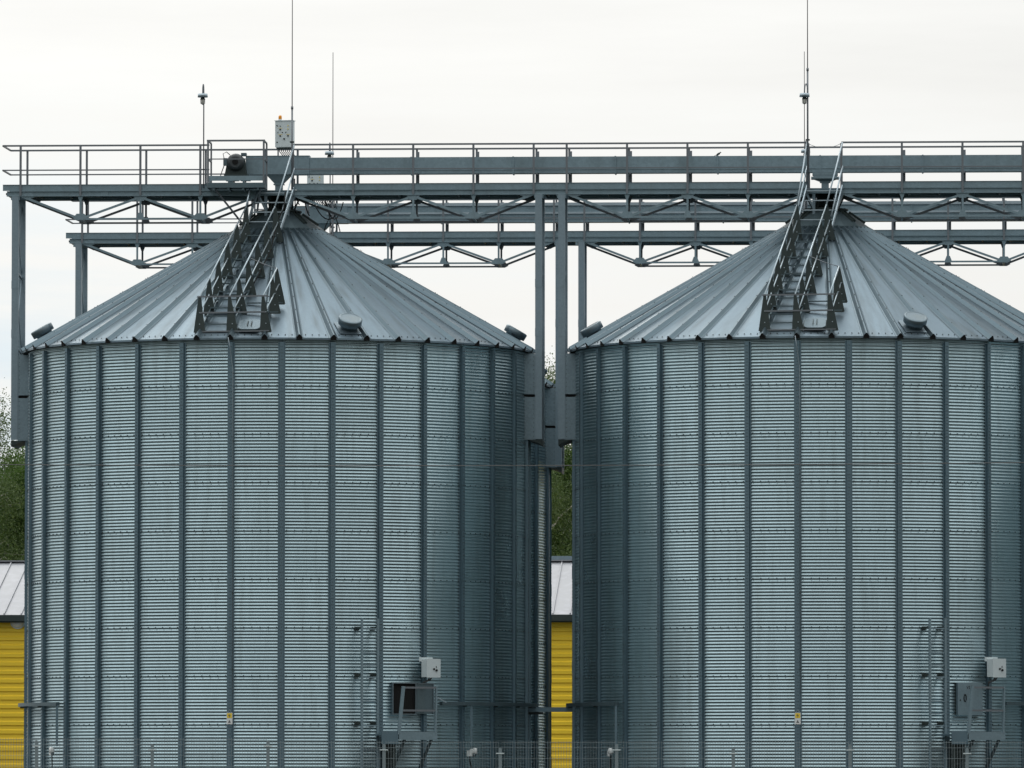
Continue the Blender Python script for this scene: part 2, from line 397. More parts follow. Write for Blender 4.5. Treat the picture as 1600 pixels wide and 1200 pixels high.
# ------------------------------------------------------------------ roof vents, hatches
def vent():
    t = thing('roof_vent', '', 'roof vent')
    b = MB(); nrm = Vector((0, -.5, .866))
    b.lathe([(.21, -.03), (.205, .10), (.26, .15)], 24, ax=nrm); b.build('neck', M['vent'], t)
    b = MB(); b.lathe([(.26, .11), (.28, .12), (.285, .265), (.275, .28), (.24, .292), (.23, .28)], 28, ax=nrm); b.build('hood', M['vent'], t)
    b = MB(); b.prism([(-.3, -.28, -.15), (.3, -.28, -.15), (.3, .26, .16), (-.3, .26, .16)], nrm * .012); b.build('base_flashing', M['roof_plain'], t)
    return t
M['roof_plain'] = metal('flashing_steel', (.19, .25, .29), .4, .8, .1, 3., .05)
v0 = vent(); first = True
vn = {21.6: 'on the front of the %s roof', -76.0: 'at the left edge of the %s roof', 88.125: 'at the right edge of the %s roof'}
for i in range(2):
    for az, tx in vn.items():
        r = 5.80 if az == 21.6 else 5.72
        lab = 'round galvanised roof vent ' + tx % WHICH[i]
        if first: v0.location = at(S[i], az, r, roofz(r) + .0); v0.rotation_euler = (0, 0, R(az)); tag(v0, lab, 'roof vent', 'round roof vents'); first = False
        elif not (i == 1 and az > 80): dup(v0, at(S[i], az, r, roofz(r) + .0), R(az), lab)
dup(v0, at(B[0], 88.125, 5.72, roofz(5.72) + .02), R(88.1), 'round roof vent on the half hidden rear silo, seen in the gap')
def hatch():
    t = thing('roof_hatch', '', 'roof hatch'); nrm = Vector((0, -.5, .866)); up = Vector((0, .866, .5)); ex = Vector((1, 0, 0))
    def rr(w, h, c, n=5):
        out = []
        for sx, sy, a0 in ((1, 1, 0), (-1, 1, 90), (-1, -1, 180), (1, -1, 270)):
            for k in range(n):
                a = R(a0 + 90 * k / (n - 1)); out.append(ex * (sx * (w - c) + c * math.cos(a)) + up * (sy * (h - c) + c * math.sin(a)))
        return out
    b = MB(); b.prism([p + nrm * .0 for p in rr(.27, .27, .12)], nrm * .05); b.build('rim', M['dark'], t)
    b = MB(); b.prism([p + nrm * .05 for p in rr(.255, .255, .115)], nrm * .022); b.build('lid', M['rib'], t)
    b = MB()
    for x in (-.045, .045): b.bar(ex * x - up * .1 + nrm * .09, ex * x + up * .14 + nrm * .09, .016, .02)
    b.build('handle', M['dark'], t); return t
h0 = hatch(); r = 5.78; h0.location = at(S[0], -1.875, r, roofz(r) + .01); h0.rotation_euler = (0, 0, R(-1.875))
tag(h0, 'flat oval roof hatch beside the staircase foot on the left silo', 'roof hatch', 'roof hatches')
dup(h0, at(S[1], -1.875, r, roofz(r) + .01), label='flat oval roof hatch beside the staircase foot on the right silo')

# ------------------------------------------------------------------ things on the silo walls
def add_pair(fn, az, r, z, name_cat, labels, group):
    t = fn(); t.rotation_euler = (0, 0, R(az)); t.location = at(S[0], az, r, z); tag(t, labels[0], name_cat, group)
    dup(t, at(S[1], az, r, z), R(az), labels[1]); return t
def ladder():
    t = thing('wall_ladder', '', 'ladder'); z0, z1 = .7, 5.42; y = -.26
    for x in (-.2, .2):
        b = MB(); b.bar((x, y, z0), (x, y, z1), .045, .06); b.build('rail', M['beam'], t)
    z = z0 + .2
    while z < z1:
        b = MB(); b.bar((-.2, y, z), (.2, y, z), .026, .03, m=0); b.build('rung', M['beam'], t); z += .285
    for zz in (1.83, 2.97, 4.11, 5.22):
        for x in (-.2, .2):
            b = MB(); b.bar((x + .02, y, zz), (x - .05, .02, zz - .04), .025, .05); b.bar((x - .09, .0, zz - .03), (x + .03, .0, zz - .03), .02, .08); b.build('stand_off', M['dark'], t)
    return t
add_pair(ladder, 24.75, RW + .02, 0, 'ladder', ['narrow steel ladder on the left silo wall beside the open hatch', 'narrow steel ladder on the right silo wall beside the closed hatch'], 'wall ladders')
# wall hatches
def hatch_frame(t, mat):
    b = MB(); w, h = .33, .385
    b.box(-w, w, -.10, -.07, h - .03, h); b.box(-w, w, -.10, -.07, -h, -h + .03); b.box(-w, -w + .03, -.099, -.07, -h + .03, h - .03); b.box(w - .03, w, -.099, -.07, -h + .03, h - .03)
    b.box(-w, w, -.07, .05, h - .012, h - .002); b.box(-w, w, -.07, .05, -h + .002, -h + .012); b.box(-w + .002, -w + .012, -.07, .05, -h, h); b.box(w - .012, w - .002, -.07, .05, -h, h)
    b.build('frame', mat, t)
t = thing('wall_hatch', 'open square wall hatch with a shade-black panel inside and door swung right', 'hatch', at(S[0], 33.8, RW, 3.54), R(33.8), 'wall hatches')
hatch_frame(t, M['vent'])
b = MB(); b.box(-.318, .318, -.035, -.025, -.37, .37); b.build('shade_panel', M['black'], t)  # closed black panel, paints the darkness inside the opening
b = MB(); b.prism([(.345, -.09, -.36), (.345, -.09, .36), (.72, -.22, .36), (.72, -.22, -.36)], (.01, .025, 0)); d = b.build('door', M['dim'], t)
b = MB(); b.bar((.71, -.24, -.36), (.71, -.24, .36), .02); b.bar((.36, -.11, .352), (.71, -.23, .352), .02);  b.build('door_edge', M['vent'], d)
b = MB(); b.bar((.77, -.33, .03), (.99, -.36, -.09), .02); b.build('handle', M['bright'], d)
t = thing('wall_hatch', 'closed grey wall hatch with an oval handle and painted marks', 'hatch', at(S[1], 33.6, RW, 3.53), R(33.6), 'wall hatches')
b = MB(); b.box(-.345, .345, -.04, .04, -.375, .375); b.build('frame', M['dark'], t)
b = MB(); b.box(-.35, .35, -.115, -.04, -.385, .385); d = b.build('door', M['beam'], t)
b = MB(); 
ov = [(-.15 + .033 * math.cos(a), -.125, .02 + .085 * math.sin(a) * (1 if abs(math.sin(a)) < .9 else 1)) for a in [2 * PI * k / 14 for k in range(15)]]
b.tube(ov, .011, 5); b.build('handle', M['black'], d)
# painted marks on the door: V 3 and a short stroke, a small triangle
b = MB(); y = -.1165
def stroke(pts, w=.012):
    for p, q in zip(pts, pts[1:]): b.bar((p[0], y, p[1]), (q[0], y, q[1]), .002, w, up=(q[1] - p[1], 0, p[0] - q[0]) if False else (0, 0, 1)) if abs(q[0] - p[0]) > abs(q[1] - p[1]) else b.bar((p[0], y, p[1]), (q[0], y, q[1]), w, .002, up=(0, 1, 0))
stroke([(-.10, .30), (-.075, .24), (-.05, .30)]); stroke([(-.035, .30), (-.01, .30), (-.018, .27), (-.008, .245), (-.035, .24)])
stroke([(.02, .295), (.04, .31), (.055, .295), (.022, .245), (.06, .245)])
b.prism([(-.31, y, -.05), (-.265, y, -.05), (-.275, y, .0)], (0, -.002, 0)); b.build('painted_mark', M['black'], d)
def ebox():
    t = thing('control_box', '', 'control box')
    b = MB(); b.box(-.19, .19, -.36, -.14, -.21, .21); b.box(-.2, .2, -.375, -.36, -.222, .222); b.build('enclosure', M['grey'], t)
    b = MB(); b.box(-.25, .14, -.14, -.12, .16, .26); b.box(-.06, .06, -.14, .0, -.2, -.16); b.box(-.06, .06, -.14, .0, .16, .2); b.build('mounting_plate', M['grey'], t)
    b = MB(); b.lathe([(.022, 0), (.022, .03)], 10, (.0, -.375, -.02), (0, -1, 0)); b.build('switch', M['black'], t); b = MB(); b.lathe([(.026, 0), (.026, .03)], 10, (.075, -.375, -.05), (0, -1, 0)); b.box(.065, .078, -.385, -.375, .0, .05); b.build('switch', M['black'], t)
    b = MB(); b.tube([(-.03, -.25, -.2), (-.06, -.22, -.30), (-.12, -.12, -.33), (-.1, -.08, -.5)], .022, 6); b.tube([(.04, -.25, -.2), (-.0, -.22, -.28), (-.05, -.12, -.30)], .022, 6); b.build('cable', M['wire'], t)
    return t
add_pair(ebox, 39.375, RW + .04, 4.26, 'control box', ['pale grey control box on the left silo wall above the open hatch', 'pale grey control box on the right silo wall above the closed hatch'], 'control boxes on the silo walls')
def wplat():
    t = thing('access_platform', '', 'platform')
    b = MB(); b.box(-.62, .42, -.86, -.14, 2.64, 2.68); b.box(-.62, .42, -.885, -.86, 2.56, 2.75); b.box(.395, .42, -.86, -.14, 2.565, 2.75); b.build('deck', M['beam'], t)
    b = MB(); b.box(-1.08, -.64, -.84, -.2, 2.66, 2.70); b.box(-1.08, -.64, -.87, -.84, 2.46, 2.77); b.build('step', M['stiff'], t)
    for x0, x1, w in ((-.62, -.50, .075), (.37, .40, .04)):
        b = MB(); b.bar((x0, -.87, 2.72), (x1, -.87, 3.82), w, .05, up=(0, 1, 0)); b.build('post', M['beam'], t)
    b = MB(); b.bar((.40, -.87, 3.79), (.40, -.15, 3.79), .035); b.bar((-.5, -.87, 3.79), (.42, -.87, 3.79), .035, .045); b.build('handrail', M['rail'], t)
    b = MB(); b.bar((-.56, -.87, 3.25), (.42, -.87, 3.25), .035, .045); b.bar((.4, -.87, 3.25), (.4, -.15, 3.25), .035); b.build('mid_rail', M['rail'], t)
    for x in (-.4, .33):
        b = MB(); b.bar((x, -.8, 2.63), (x - .0, -.10, 1.75), .05, .06); b.bar((x, -.8, 2.61), (x, -.08, 2.61), .05); b.build('brace', M['dim'], t)
    for x in (-.95, -.68, ):
        b = MB(); b.bar((x, -.75, .3), (x, -.75, 2.6), .045); b.build('ladder_rail', M['dark'], t)
    z = .6
    while z < 2.5:
        b = MB(); b.bar((-.95, -.75, z), (-.68, -.75, z), .025); b.build('rung', M['dark'], t); z += .28
    b = MB(); b.box(-.62, -.3, -.16, -.10, .4, 2.5); b.build('back_plate', M['dark'], t)
    return t
add_pair(wplat, 34.0, RW, 0, 'platform', ['small railed access platform below the open hatch', 'small railed access platform below the closed hatch'], 'access platforms at the hatches')
def sign():
    t = thing('warning_sign', '', 'sign')
    b = MB(); b.box(-.07, .07, -.02, 0, -.135, .135); b.build('plate', M['white'], t)
    b = MB(); b.box(-.058, .058, -.023, -.0205, .01, .125); b.build('pictogram_panel', M['signy'], t)
    b = MB(); b.prism([(.0, -.0235, .11), (-.03, -.0235, .06), (0, -.0235, .062), (-.01, -.0235, .02), (.03, -.0235, .075), (.004, -.0235, .073)], (0, -.002, 0))
    b.prism([(0, -.021, -.03), (-.035, -.021, -.1), (.035, -.021, -.1)], (0, -.002, 0)); b.build('symbol', M['wire'], t)
    b = MB(); b.bar((-.05, -.01, .135), (0, .0, .21), .008); b.bar((.05, -.01, .135), (0, 0, .21), .008); b.build('hanger', M['bright'], t)
    return t
add_pair(sign, -5.625, RW + .09, 3.06, 'sign', ['small yellow and white warning sign on the left silo wall', 'small yellow and white warning sign on the right silo wall'], 'warning signs')
def conduit():
    t = thing('earth_conduit', '', 'conduit'); b = MB(); b.tube([(-.03, -.26, 12.05), (.0, -.16, 11.8), (.06, -.11, 11.3), (.066, -.10, 3.65)], .009, 6); b.build('tube', M['bright'], t)
    for z in (4.2, 6.0, 7.8, 9.6, 11.2): b = MB(); b.box(.045, .08, -.112, -.07, z, z + .03); b.build('clip', M['dark'], t)
    return t
add_pair(conduit, -5.625 , RW, 0, 'conduit', ['thin bright conduit running down the left silo stiffener above the sign', 'thin bright conduit running down the right silo stiffener above the sign'], 'earthing conduits')
def tray():
    t = thing('cable_tray', '', 'cable tray'); b = MB(); rr = RW + .17
    n = 110; a0, a1 = 43., 308.; prev = None
    pts = [(rr * math.sin(R(a0 + (a1 - a0) * k / n)), -rr * math.cos(R(a0 + (a1 - a0) * k / n)), 3.43) for k in range(n + 1)]
    for p, q in zip(pts, pts[1:]):
        b.bar(p, q, .10, .085)
    b.build('ring_channel', M['dim'], t)
    for az, zz in ((-52.3, 2.42), (52.3, 2.42)):
        a = R(az); b = MB(); x, y = rr * math.sin(a), -rr * math.cos(a); b.bar((x, y, zz), (x, y, 3.43), .055, .055); b.build('drop_duct', M['stiff'], t)
    k = 0
    for az in STAZ:
        if 45 < az < 308:
            a = R(az); b = MB(); b.bar((RW * math.sin(a), -RW * math.cos(a), 3.38), (rr * math.sin(a), -rr * math.cos(a), 3.38), .04); b.build('bracket', M['dark'], t)
    return t
t = tray(); t.location = (SX[0], D, 0); tag(t, 'thin steel cable tray ringing the left silo wall near its foot', 'cable tray', 'cable trays round the silos')
dup(t, (SX[1], D, 0), label='thin steel cable tray ringing the right silo wall near its foot')
t = thing('cable_duct', 'dark steel duct bridging the gap between the two front silos', 'duct', (-8.35, D - .1, 3.33))
b = MB(); b.box(-.64, .60, -.08, .08, -.055, .055); b.build('channel', M['stiff'], t)
b = MB(); b.box(-.64, -.2, -.02, .08, -.12, -.06); b.build('bracket', M['dark'], t)
def sock():
    t = thing('wall_lamp', '', 'lamp')
    b = MB(); b.lathe([(.03, .12), (.05, .10), (.075, .0), (.06, -.01)], 14, (0, -.16, 0), (0, -.25, 1)); b.build('shade', M['white'], t)
    b = MB(); b.lathe([(.04, -.09), (.045, -.01)], 10, (0, -.16, 0), (0, -.25, 1)); b.build('bulb', M['vent'], t)
    b = MB(); b.box(-.16, -.06, -.15, -.06, -.08, .06); b.bar((-.08, -.1, .08), (.0, -.16, .09), .025); b.build('mount', M['white'], t)
    b = MB(); b.tube([(-.11, -.1, -.08), (-.10, -.1, -.2), (-.06, -.12, -.34), (-.11, -.1, -.42)], .018, 6); b.build('cable', M['black'], t)
    return t
l0 = sock(); l0.location = at(S[0], -53.0, RW + .1, 2.28); l0.rotation_euler = (0, 0, R(-53)); tag(l0, 'small white wall lamp low on the left side of the left silo', 'lamp', 'small white wall lamps')
dup(l0, at(S[0], 52.3, RW + .1, 2.26), R(52), 'small white wall lamp low on the right side of the left silo')
dup(l0, at(S[1], -53.0, RW + .1, 2.26), R(-53), 'small white wall lamp low on the left side of the right silo')

# ------------------------------------------------------------------ support trestles with wall brackets
def trestle(side):
    t = thing('support_trestle', '', 'support trestle'); s = side
    x0, x1 = 6.325, 6.49
    for y0 in (-.74, .60):
        b = MB(); X0, X1 = s * x0, s * x1
        lo, hi = min(X0, X1), max(X0, X1)
        b.box(lo, hi, y0, y0 + .012, 9.9, 15.86)
        b.box(lo, lo + .012, y0 + .012, y0 + .13, 9.9, 15.86); b.box(hi - .012, hi, y0 + .012, y0 + .13, 9.9, 15.86)
        for zz in (12.4, 13.6): b.box(lo - .004, hi + .004, y0 - .006, y0 - .001, zz, zz + .2)
        b.build('leg', M['leg'], t)
    b = MB(); xm = s * (x0 + x1) / 2; z = 15.8; k = 0
    for z in (14.0, 12.15): b.bar((xm, -.62, z + .04), (xm, .62, z - .04), .05)
    for za, zb in ((15.7, 14.05), (13.95, 12.2)):
        b.bar((xm, -.62, za), (xm, .62, zb), .06, .02, up=(1, 0, 0)); b.bar((xm, -.62, zb), (xm, .62, za), .06, .02, up=(1, 0, 0))
    b.build('lacing', M['leg'], t)
    for za, zb, nm in ((10.99, 11.98, 'upper'), (9.88, 10.92, 'lower')):
        b = MB(); lo, hi = sorted((s * 6.10, s * (x0 - .004) if True else 0))
        lo, hi = sorted((s * 6.02, s * (x0 - .003)))
        b.box(lo, hi, -.73, -.718, za, zb); b.box(lo, hi, .718, .73, za, zb)
        hx = s * (x0 - .02); b.box(min(hx, hx - s * .012), max(hx, hx - s * .012), -.717, .717, za, zb)
        for q in range(9): zz = za + .08 + q * (zb - za - .16) / 8; b.box(s * 6.29 - .007, s * 6.29 + .007, -.738, -.73, zz - .008, zz + .008, 1)
        b.build('bracket_plate', [M['brack'], M['bolt']], t)
    b = MB(); lo, hi = sorted((s * 6.16, s * 6.30)); b.box(*sorted((s * 6.05, s * 6.31)), -.70, .70, 10.93, 10.98); b.build('slot_shade', M['black'], t)  # black fill painting the shade of the slot between the plates
    b = MB(); b.prism([(s * 6.18, -.72, 9.87), (s * 6.49, -.72, 9.89), (s * 6.49, -.72, 9.74), (s * 6.40, -.72, 9.80)], (0, 1.4, 0)); b.build('gusset', M['dark'], t)
    return t
tl = trestle(-1); tl.location = (SX[0], D, 0); tag(tl, 'front steel trestle bracketed to the left side of the left silo', 'support trestle', 'trestles carrying the walkways')
tr = trestle(1); tr.location = (SX[0], D, 0); tag(tr, 'front steel trestle bracketed to the right side of the left silo', 'support trestle', 'trestles carrying the walkways')
dup(tl, (SX[1], D, 0), label='front steel trestle bracketed to the left side of the right silo')
dup(tl, (BX[0] + .03, BY, 0), label='rear steel trestle rising behind the left edge of the left silo roof')
dup(tr, (BX[0] + .0, BY, 0), label='rear steel trestle in the gap, its bracket lower than the front ones')
dup(tl, (BX[1] + .05, BY, 0), label='rear steel trestle just left of the right silo roof')

# ------------------------------------------------------------------ conveyor walkways
BAY = 1.4713; XL = -21.76; XR = 18.2
def walkway(ndx=0.):
    t = thing('conveyor_walkway', '', 'walkway')
    # spans
    spans = []
    for c in SX:
        spans.append((c - .4 - 4 * BAY, c - .4)); spans.append((c + .4, c + .4 + 4 * BAY))
    ZB = 16.0
    for y, side in ((-.66, -1), (.66, 1)):
        o = side * .03
        for xa, xb in ((XL, SX[0] - .41), (SX[0] + .41, SX[1] - .41), (SX[1] + .41, SX[2] - .41), (SX[2] + .41, XR)):
            b = MB(); b.box(xa, xb, y - .006, y + .006, ZB + .005, 16.15)
            b.box(xa, xb, min(y, y + o), max(y, y + o), 16.15, 16.156); b.build('toe_board', M['beam'], t)
        b = MB(); yi = y - side * .05
        b.box(XL + .1, XR, min(y, y - side * .008), max(y, y - side * .008), 15.865, ZB - .006)       # channel web
        b.box(XL + .1, XR, min(y + side * .05, y), max(y + side * .05, y), ZB - .018, ZB - .006)
        b.box(XL + .1, XR, min(y + side * .05, y), max(y + side * .05, y), 15.865, 15.877)
        x = XL + 2.5
        while x < XR: b.box(x - .09, x + .09, y - .014, y + .014, 15.88, ZB - .02); x += 2.9
        b.build('side_beam', M['beam'], t)
    b = MB(); x = XL + .1
    b.box(XL + .1, XR, -.65, .65, 15.965, 15.98)
    while x < XR: b.bar((x, -.65, 15.93), (x, .65, 15.93), .05); x += .735
    b.build('deck', M['dark'], t)
    # rails
    def rail(name, y, z, segs, w=.038):
        for x0, x1 in segs:
            b = MB(); b.bar((x0, y, z), (x1, y, z), w, w * 1.1); b.build(name, M['rail'], t)
    fr = [(XL, SX[0] - .4 - BAY + .22), (SX[0] + .4, SX[1] - .4), (SX[1] + .4, SX[2] - .4), (SX[2] + .4, XR)]
    rail('handrail', -.66, 17.11, fr); rail('mid_rail', -.66, 16.51, fr, .028)
    rail('handrail', .66, 17.11, [(XL + .03, XR)]); rail('mid_rail', .66, 16.51, [(XL + .03, XR)], .028)
    for z in (17.11, 16.51):
        b = MB(); b.bar((XL, -.66, z), (XL + .03, .66, z), .035); b.build('end_rail', M['rail'], t)
    # posts and trusses
    ZL = 15.31
    for (x0, x1) in spans:
        for y in (-.66, .66):
            for k in range(5):
                x = x0 + k * BAY
                if y < 0 and abs(x - (SX[0] - .4)) < .1: continue
                b = MB(); w = .052 if y < 0 else .05
                b.bar((x, y - (.03 if y < 0 else -.03), 15.88), (x, y - (.03 if y < 0 else -.03), 17.09), w, .05, up=(0, 1, 0)); b.build('post', M['rail'] if y < 0 else M['rail'], t)
        for y in (-.66, .66):
            b = MB(); P = [Vector((x0 + k * BAY, y, ZL if k in (1, 3) else 15.84)) for k in range(5)]
            P[0].z = P[4].z = 15.88
            for i in (0, 1, 2, 3): b.bar(P[i], P[i + 1], .03, .055)
            b.bar(P[1], P[3], .03, .045)
            for k in (1, 2, 3): b.bar((P[k].x, y, ZL), (P[k].x, y, 15.9), .05, .03, up=(0, 1, 0))
            g = lambda cx, cz, w, h, f: b.prism([(cx - w, y - .012, cz), (cx - w * .5, y - .012, cz + h), (cx + w * .5, y - .012, cz + h), (cx + w, y - .012, cz), (cx + w * .5, y - .012, cz - h * f), (cx - w * .5, y - .012, cz - h * f)], (0, .024, 0))
            g(P[1].x, ZL + .02, .19, .11, .45); g(P[3].x, ZL + .02, .19, .11, .45); g(P[2].x, ZL + .03, .09, .12, .45)
            g(P[2].x, 15.86, .17, .13, .85)
            for k in (1, 3): b.prism([(P[k].x - .09, y - .012, 15.93), (P[k].x + .09, y - .012, 15.93), (P[k].x + .03, y - .012, 15.76), (P[k].x - .03, y - .012, 15.76)], (0, .024, 0))
            for s, k in ((1, 0), (-1, 4)): b.prism([(P[k].x, y - .013, 15.97), (P[k].x + s * .30, y - .013, 15.97), (P[k].x + s * .34, y - .013, 15.85), (P[k].x + s * .16, y - .013, 15.78), (P[k].x, y - .013, 15.86)], (0, .026, 0))
            # lateral ties at the nodes
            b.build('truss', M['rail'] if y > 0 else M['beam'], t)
        b = MB()
        for k in (1, 3):
            x = x0 + k * BAY; b.bar((x, -.66, ZL), (x, .66, ZL), .05)
        for k in range(0, 4): 
            x = x0 + k * BAY; b.bar((x, -.64, 15.87), (x + BAY, .64, 15.87), .04, .02)
        b.build('cross_bracing', M['dim'], t)
    # end plates over the trestles
    for c in SX:
        for s in (-1, 1):
            b = MB(); x = c + s * 6.41
            b.box(x - .14, x + .14, -.70, .70, 15.863, 15.90); b.box(x - .11, x - .05, -.70, -.6, 15.78, 15.863); b.box(x + .05, x + .11, -.70, -.6, 15.78, 15.863); b.build('bearing_plate', M['beam'], t)
        # frames standing on the silo cap
        for sy in (-1, 1):
            b = MB()
            for x in (-.27, .27): b.bar((c + x, sy * .55, 15.15), (c + x, sy * .60, 15.88), .07, .05, up=(0, 1, 0))
            b.bar((c - .4, sy * .60, 15.93), (c + .4, sy * .60, 15.93), .05, .09)
            for q in (-1, 1): b.bar((c + q * .46, sy * .6, 15.9), (c + q * .27, sy * .57, 15.5), .09, .04)
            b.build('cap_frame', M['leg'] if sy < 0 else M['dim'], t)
    return t
w0 = walkway(); w0.location = (0, D, 0); tag(w0, 'front raised steel walkway with railings running over the silo roofs', 'walkway', 'raised steel walkways')
dup(w0, (-.235, BY, 0), label='rear raised steel walkway, lower in view behind the silo roofs')

def conveyor(rear=False):
    t = thing('chain_conveyor', '', 'conveyor'); X0 = -15.84
    b = MB(); b.box(X0 + 1.56, XR, -.17, .17, 16.53, 16.835); b.box(X0 + 1.56, XR, -.19, .19, 16.515, 16.53); b.box(X0 + 1.56, XR, -.172, .172, 16.43, 16.515)
    if rear: b.box(X0 + 1.0, XR, -.23, .23, 16.65, 16.70, 1); b.box(X0 + 1.0, XR, -.22, .22, 16.87, 16.95, 1); b.box(X0 + 1.0, XR, -.15, .15, 16.835, 16.87, 0)
    x = X0 + 1.56 + 2.5
    while x < XR: b.box(x - .018, x + .018, -.20, .20, 16.41, 16.845); x += 2.5
    x = X0 + 1.7
    b.build('trough', [M['conv'], M['bright']], t)
    b = MB(); b.box(X0, X0 + 1.558, -.2, .2, 16.425, 16.875); b.box(X0 - .01, X0 + 1.57, -.215, .215, 16.875, 16.885)
    b.build('drive_head', M['conv'], t)
    for c in SX:
        b = MB(); y = .16
        if c > -10: b.box(c - .31, c + .31, -.19, .19, 16.36, 16.425); b.box(c - .34, c + .34, -.21, .21, 16.27, 16.315); b.box(c - .29, c + .29, -.18, .18, 16.315, 16.36); zt, w = 16.27, .28
        else: zt, w = 16.425, .31
        v = [(c - w, -y, zt), (c + w, -y, zt), (c + w, y, zt), (c - w, y, zt), (c - .10, -.10, 16.20), (c + .10, -.10, 16.20), (c + .10, .10, 16.20), (c - .10, .10, 16.20)]
        b.add(v, [(0, 1, 5, 4), (1, 2, 6, 5), (2, 3, 7, 6), (3, 0, 4, 7), (0, 3, 2, 1), (4, 5, 6, 7)])
        b.box(c - .13, c + .13, -.13, .13, 16.18, 16.20); b.box(c - .09, c + .09, -.09, .09, 15.9, 16.18); b.build('discharge_spout', M['beam'], t)
    for c in SX:
        for k in range(4):
            for s in (-1, 1):
                x = c + s * (.4 + k * BAY + BAY)
                if k > 3 or x < X0: continue
                b = MB(); b.bar((x + .05, .26, 15.98), (x + .05, .26, 17.0), .075, .04, up=(0, 1, 0)); b.bar((x + .05, -.22, 16.42), (x + .05, .27, 16.42), .04); b.build('support_post', M['rail'], t)
    return t
c0 = conveyor(); c0.location = (0, D, 0); tag(c0, 'long boxed grain conveyor lying along the front walkway', 'conveyor')
c1 = conveyor(True); c1.location = (-.235, BY, 0); tag(c1, 'long boxed grain conveyor along the rear walkway, paler top', 'conveyor')

# ------------------------------------------------------------------ drive platform, motor
def drive_platform():
    t = thing('drive_platform', '', 'platform'); x0, x1, y0, y1 = -16.66, -15.28, -1.42, -.70
    b = MB(); b.box(x0, x1, y0, y1, 16.02, 16.045); b.box(x0, x1, y0 - .03, y0, 16.0, 16.12); b.box(x0 - .02, x0, y0, y1, 16.0, 16.12); b.box(x1, x1 + .02, y0, y1, 16.0, 16.12)
    for q in range(4): xx = x0 + .15 + q * (x1 - x0 - .3) / 3; b.bar((xx, y0, 15.97), (xx, y1, 15.97), .05)
    b.build('deck', M['dim'], t)
    b = MB(); b.box(x0, x1, y0 - .012, y0, 16.17, 16.29); b.box(x0 - .012, x0, y0, y1, 16.17, 16.29); b.build('toe_board', M['beam'], t)
    for x in (x0 + .01, x1 - .01):
        b = MB(); b.bar((x, y0, 16.0), (x, y0, 17.14), .045, .045, up=(0, 1, 0)); b.build('post', M['rail'], t)
        b = MB(); b.bar((x, y1 + .1, 16.0), (x, y1 + .1, 17.14), .04, .04, up=(0, 1, 0)); b.build('post', M['rail'], t)
        for z in (17.15, 16.70): b = MB(); b.bar((x, y0, z), (x, y1 + .1, z), .035); b.build('side_rail', M['rail'], t)
    b = MB(); b.bar((x0 - .02, y0, 17.15), (x1 + .02, y0, 17.15), .042); b.build('handrail', M['rail'], t)
    b = MB(); b.bar((x0, y0, 16.70), (x1, y0, 16.70), .026); b.build('mid_rail', M['rail'], t)
    b = MB(); b.bar((x0 + .15, y0 + .1, 16.0), (-15.85, -.70, 15.15), .035); b.bar((x1 - .1, y0 + .1, 16.0), (-15.5, -.70, 15.5), .035); b.build('brace', M['rail'], t)
    return t
p0 = drive_platform(); p0.location = (0, D, 0); tag(p0, 'railed platform bolted to the front walkway, carrying the black motor', 'platform', 'drive platforms')
dup(p0, (-.235, BY, 0), label='railed platform on the rear walkway, mostly hidden by the left silo staircase')
M['motor'] = paint('motor_paint', (.045, .055, .06), .4, .2)
def motor():
    t = thing('electric_motor', '', 'motor'); c = (-16.06, -.62, 16.70)
    b = MB(); b.lathe([(.13, -.02), (.17, 0), (.205, .05), (.215, .10), (.215, .16), (.19, .17), (.19, .5), (.15, .54)], 30, c, (0, 1, 0)); b.build('housing', M['motor'], t)
    b = MB(); b.lathe([(.07, -.045), (.075, -.02), (.11, -.018), (.13, -.0)], 20, c, (0, 1, 0)); b.build('fan_cowl', M['black'], t)
    b = MB()
    for k in range(20):
        a = 2 * PI * k / 20; b.bar((c[0] + .2 * math.cos(a), c[1] + .2, c[2] + .2 * math.sin(a)), (c[0] + .2 * math.cos(a), c[1] + .48, c[2] + .2 * math.sin(a)), .012, .03, up=(math.cos(a), 0, math.sin(a)))
    b.build('cooling_fin', M['dark'], t)
    b = MB(); b.prism([(-16.33, -.5, 16.40), (-15.80, -.5, 16.40), (-15.85, -.5, 16.80), (-16.28, -.5, 16.66)], (0, .28, 0)); b.box(-16.33, -15.76, -.68, -.2, 16.33, 16.40); b.build('mount', M['dark'], t)
    b = MB(); b.box(-16.36, -16.26, -.55, -.4, 16.62, 16.80); b.box(-15.93, -15.80, -.5, -.3, 16.86, 16.93); b.build('terminal_box', M['dim'], t)
    b = MB(); b.tube([(-16.33, -.6, 16.62), (-16.38, -.7, 16.45), (-16.42, -.75, 16.3)], .012, 6); b.tube([(-16.2, -.5, 16.88), (-16.28, -.55, 16.95), (-16.36, -.6, 16.90), (-16.34, -.55, 16.80)], .01, 6); b.build('cable', M['black'], t)
    for s in ((-16.34, -16.02), (-15.98, -15.74)):
        b = MB(); b.box(s[0], s[1], -.7, .1, 16.28, 16.33); b.box(s[0] + .1, s[1] - .1, -.6, 0, 15.99, 16.28); b.build('pedestal', M['beam'], t)
    return t
m0 = motor(); m0.location = (0, D, 0); tag(m0, 'round black electric motor at the left end of the front conveyor', 'motor', 'conveyor drive motors')
dup(m0, (-.235, BY, 0), label='electric motor of the rear conveyor, hidden behind the left silo roof cap')
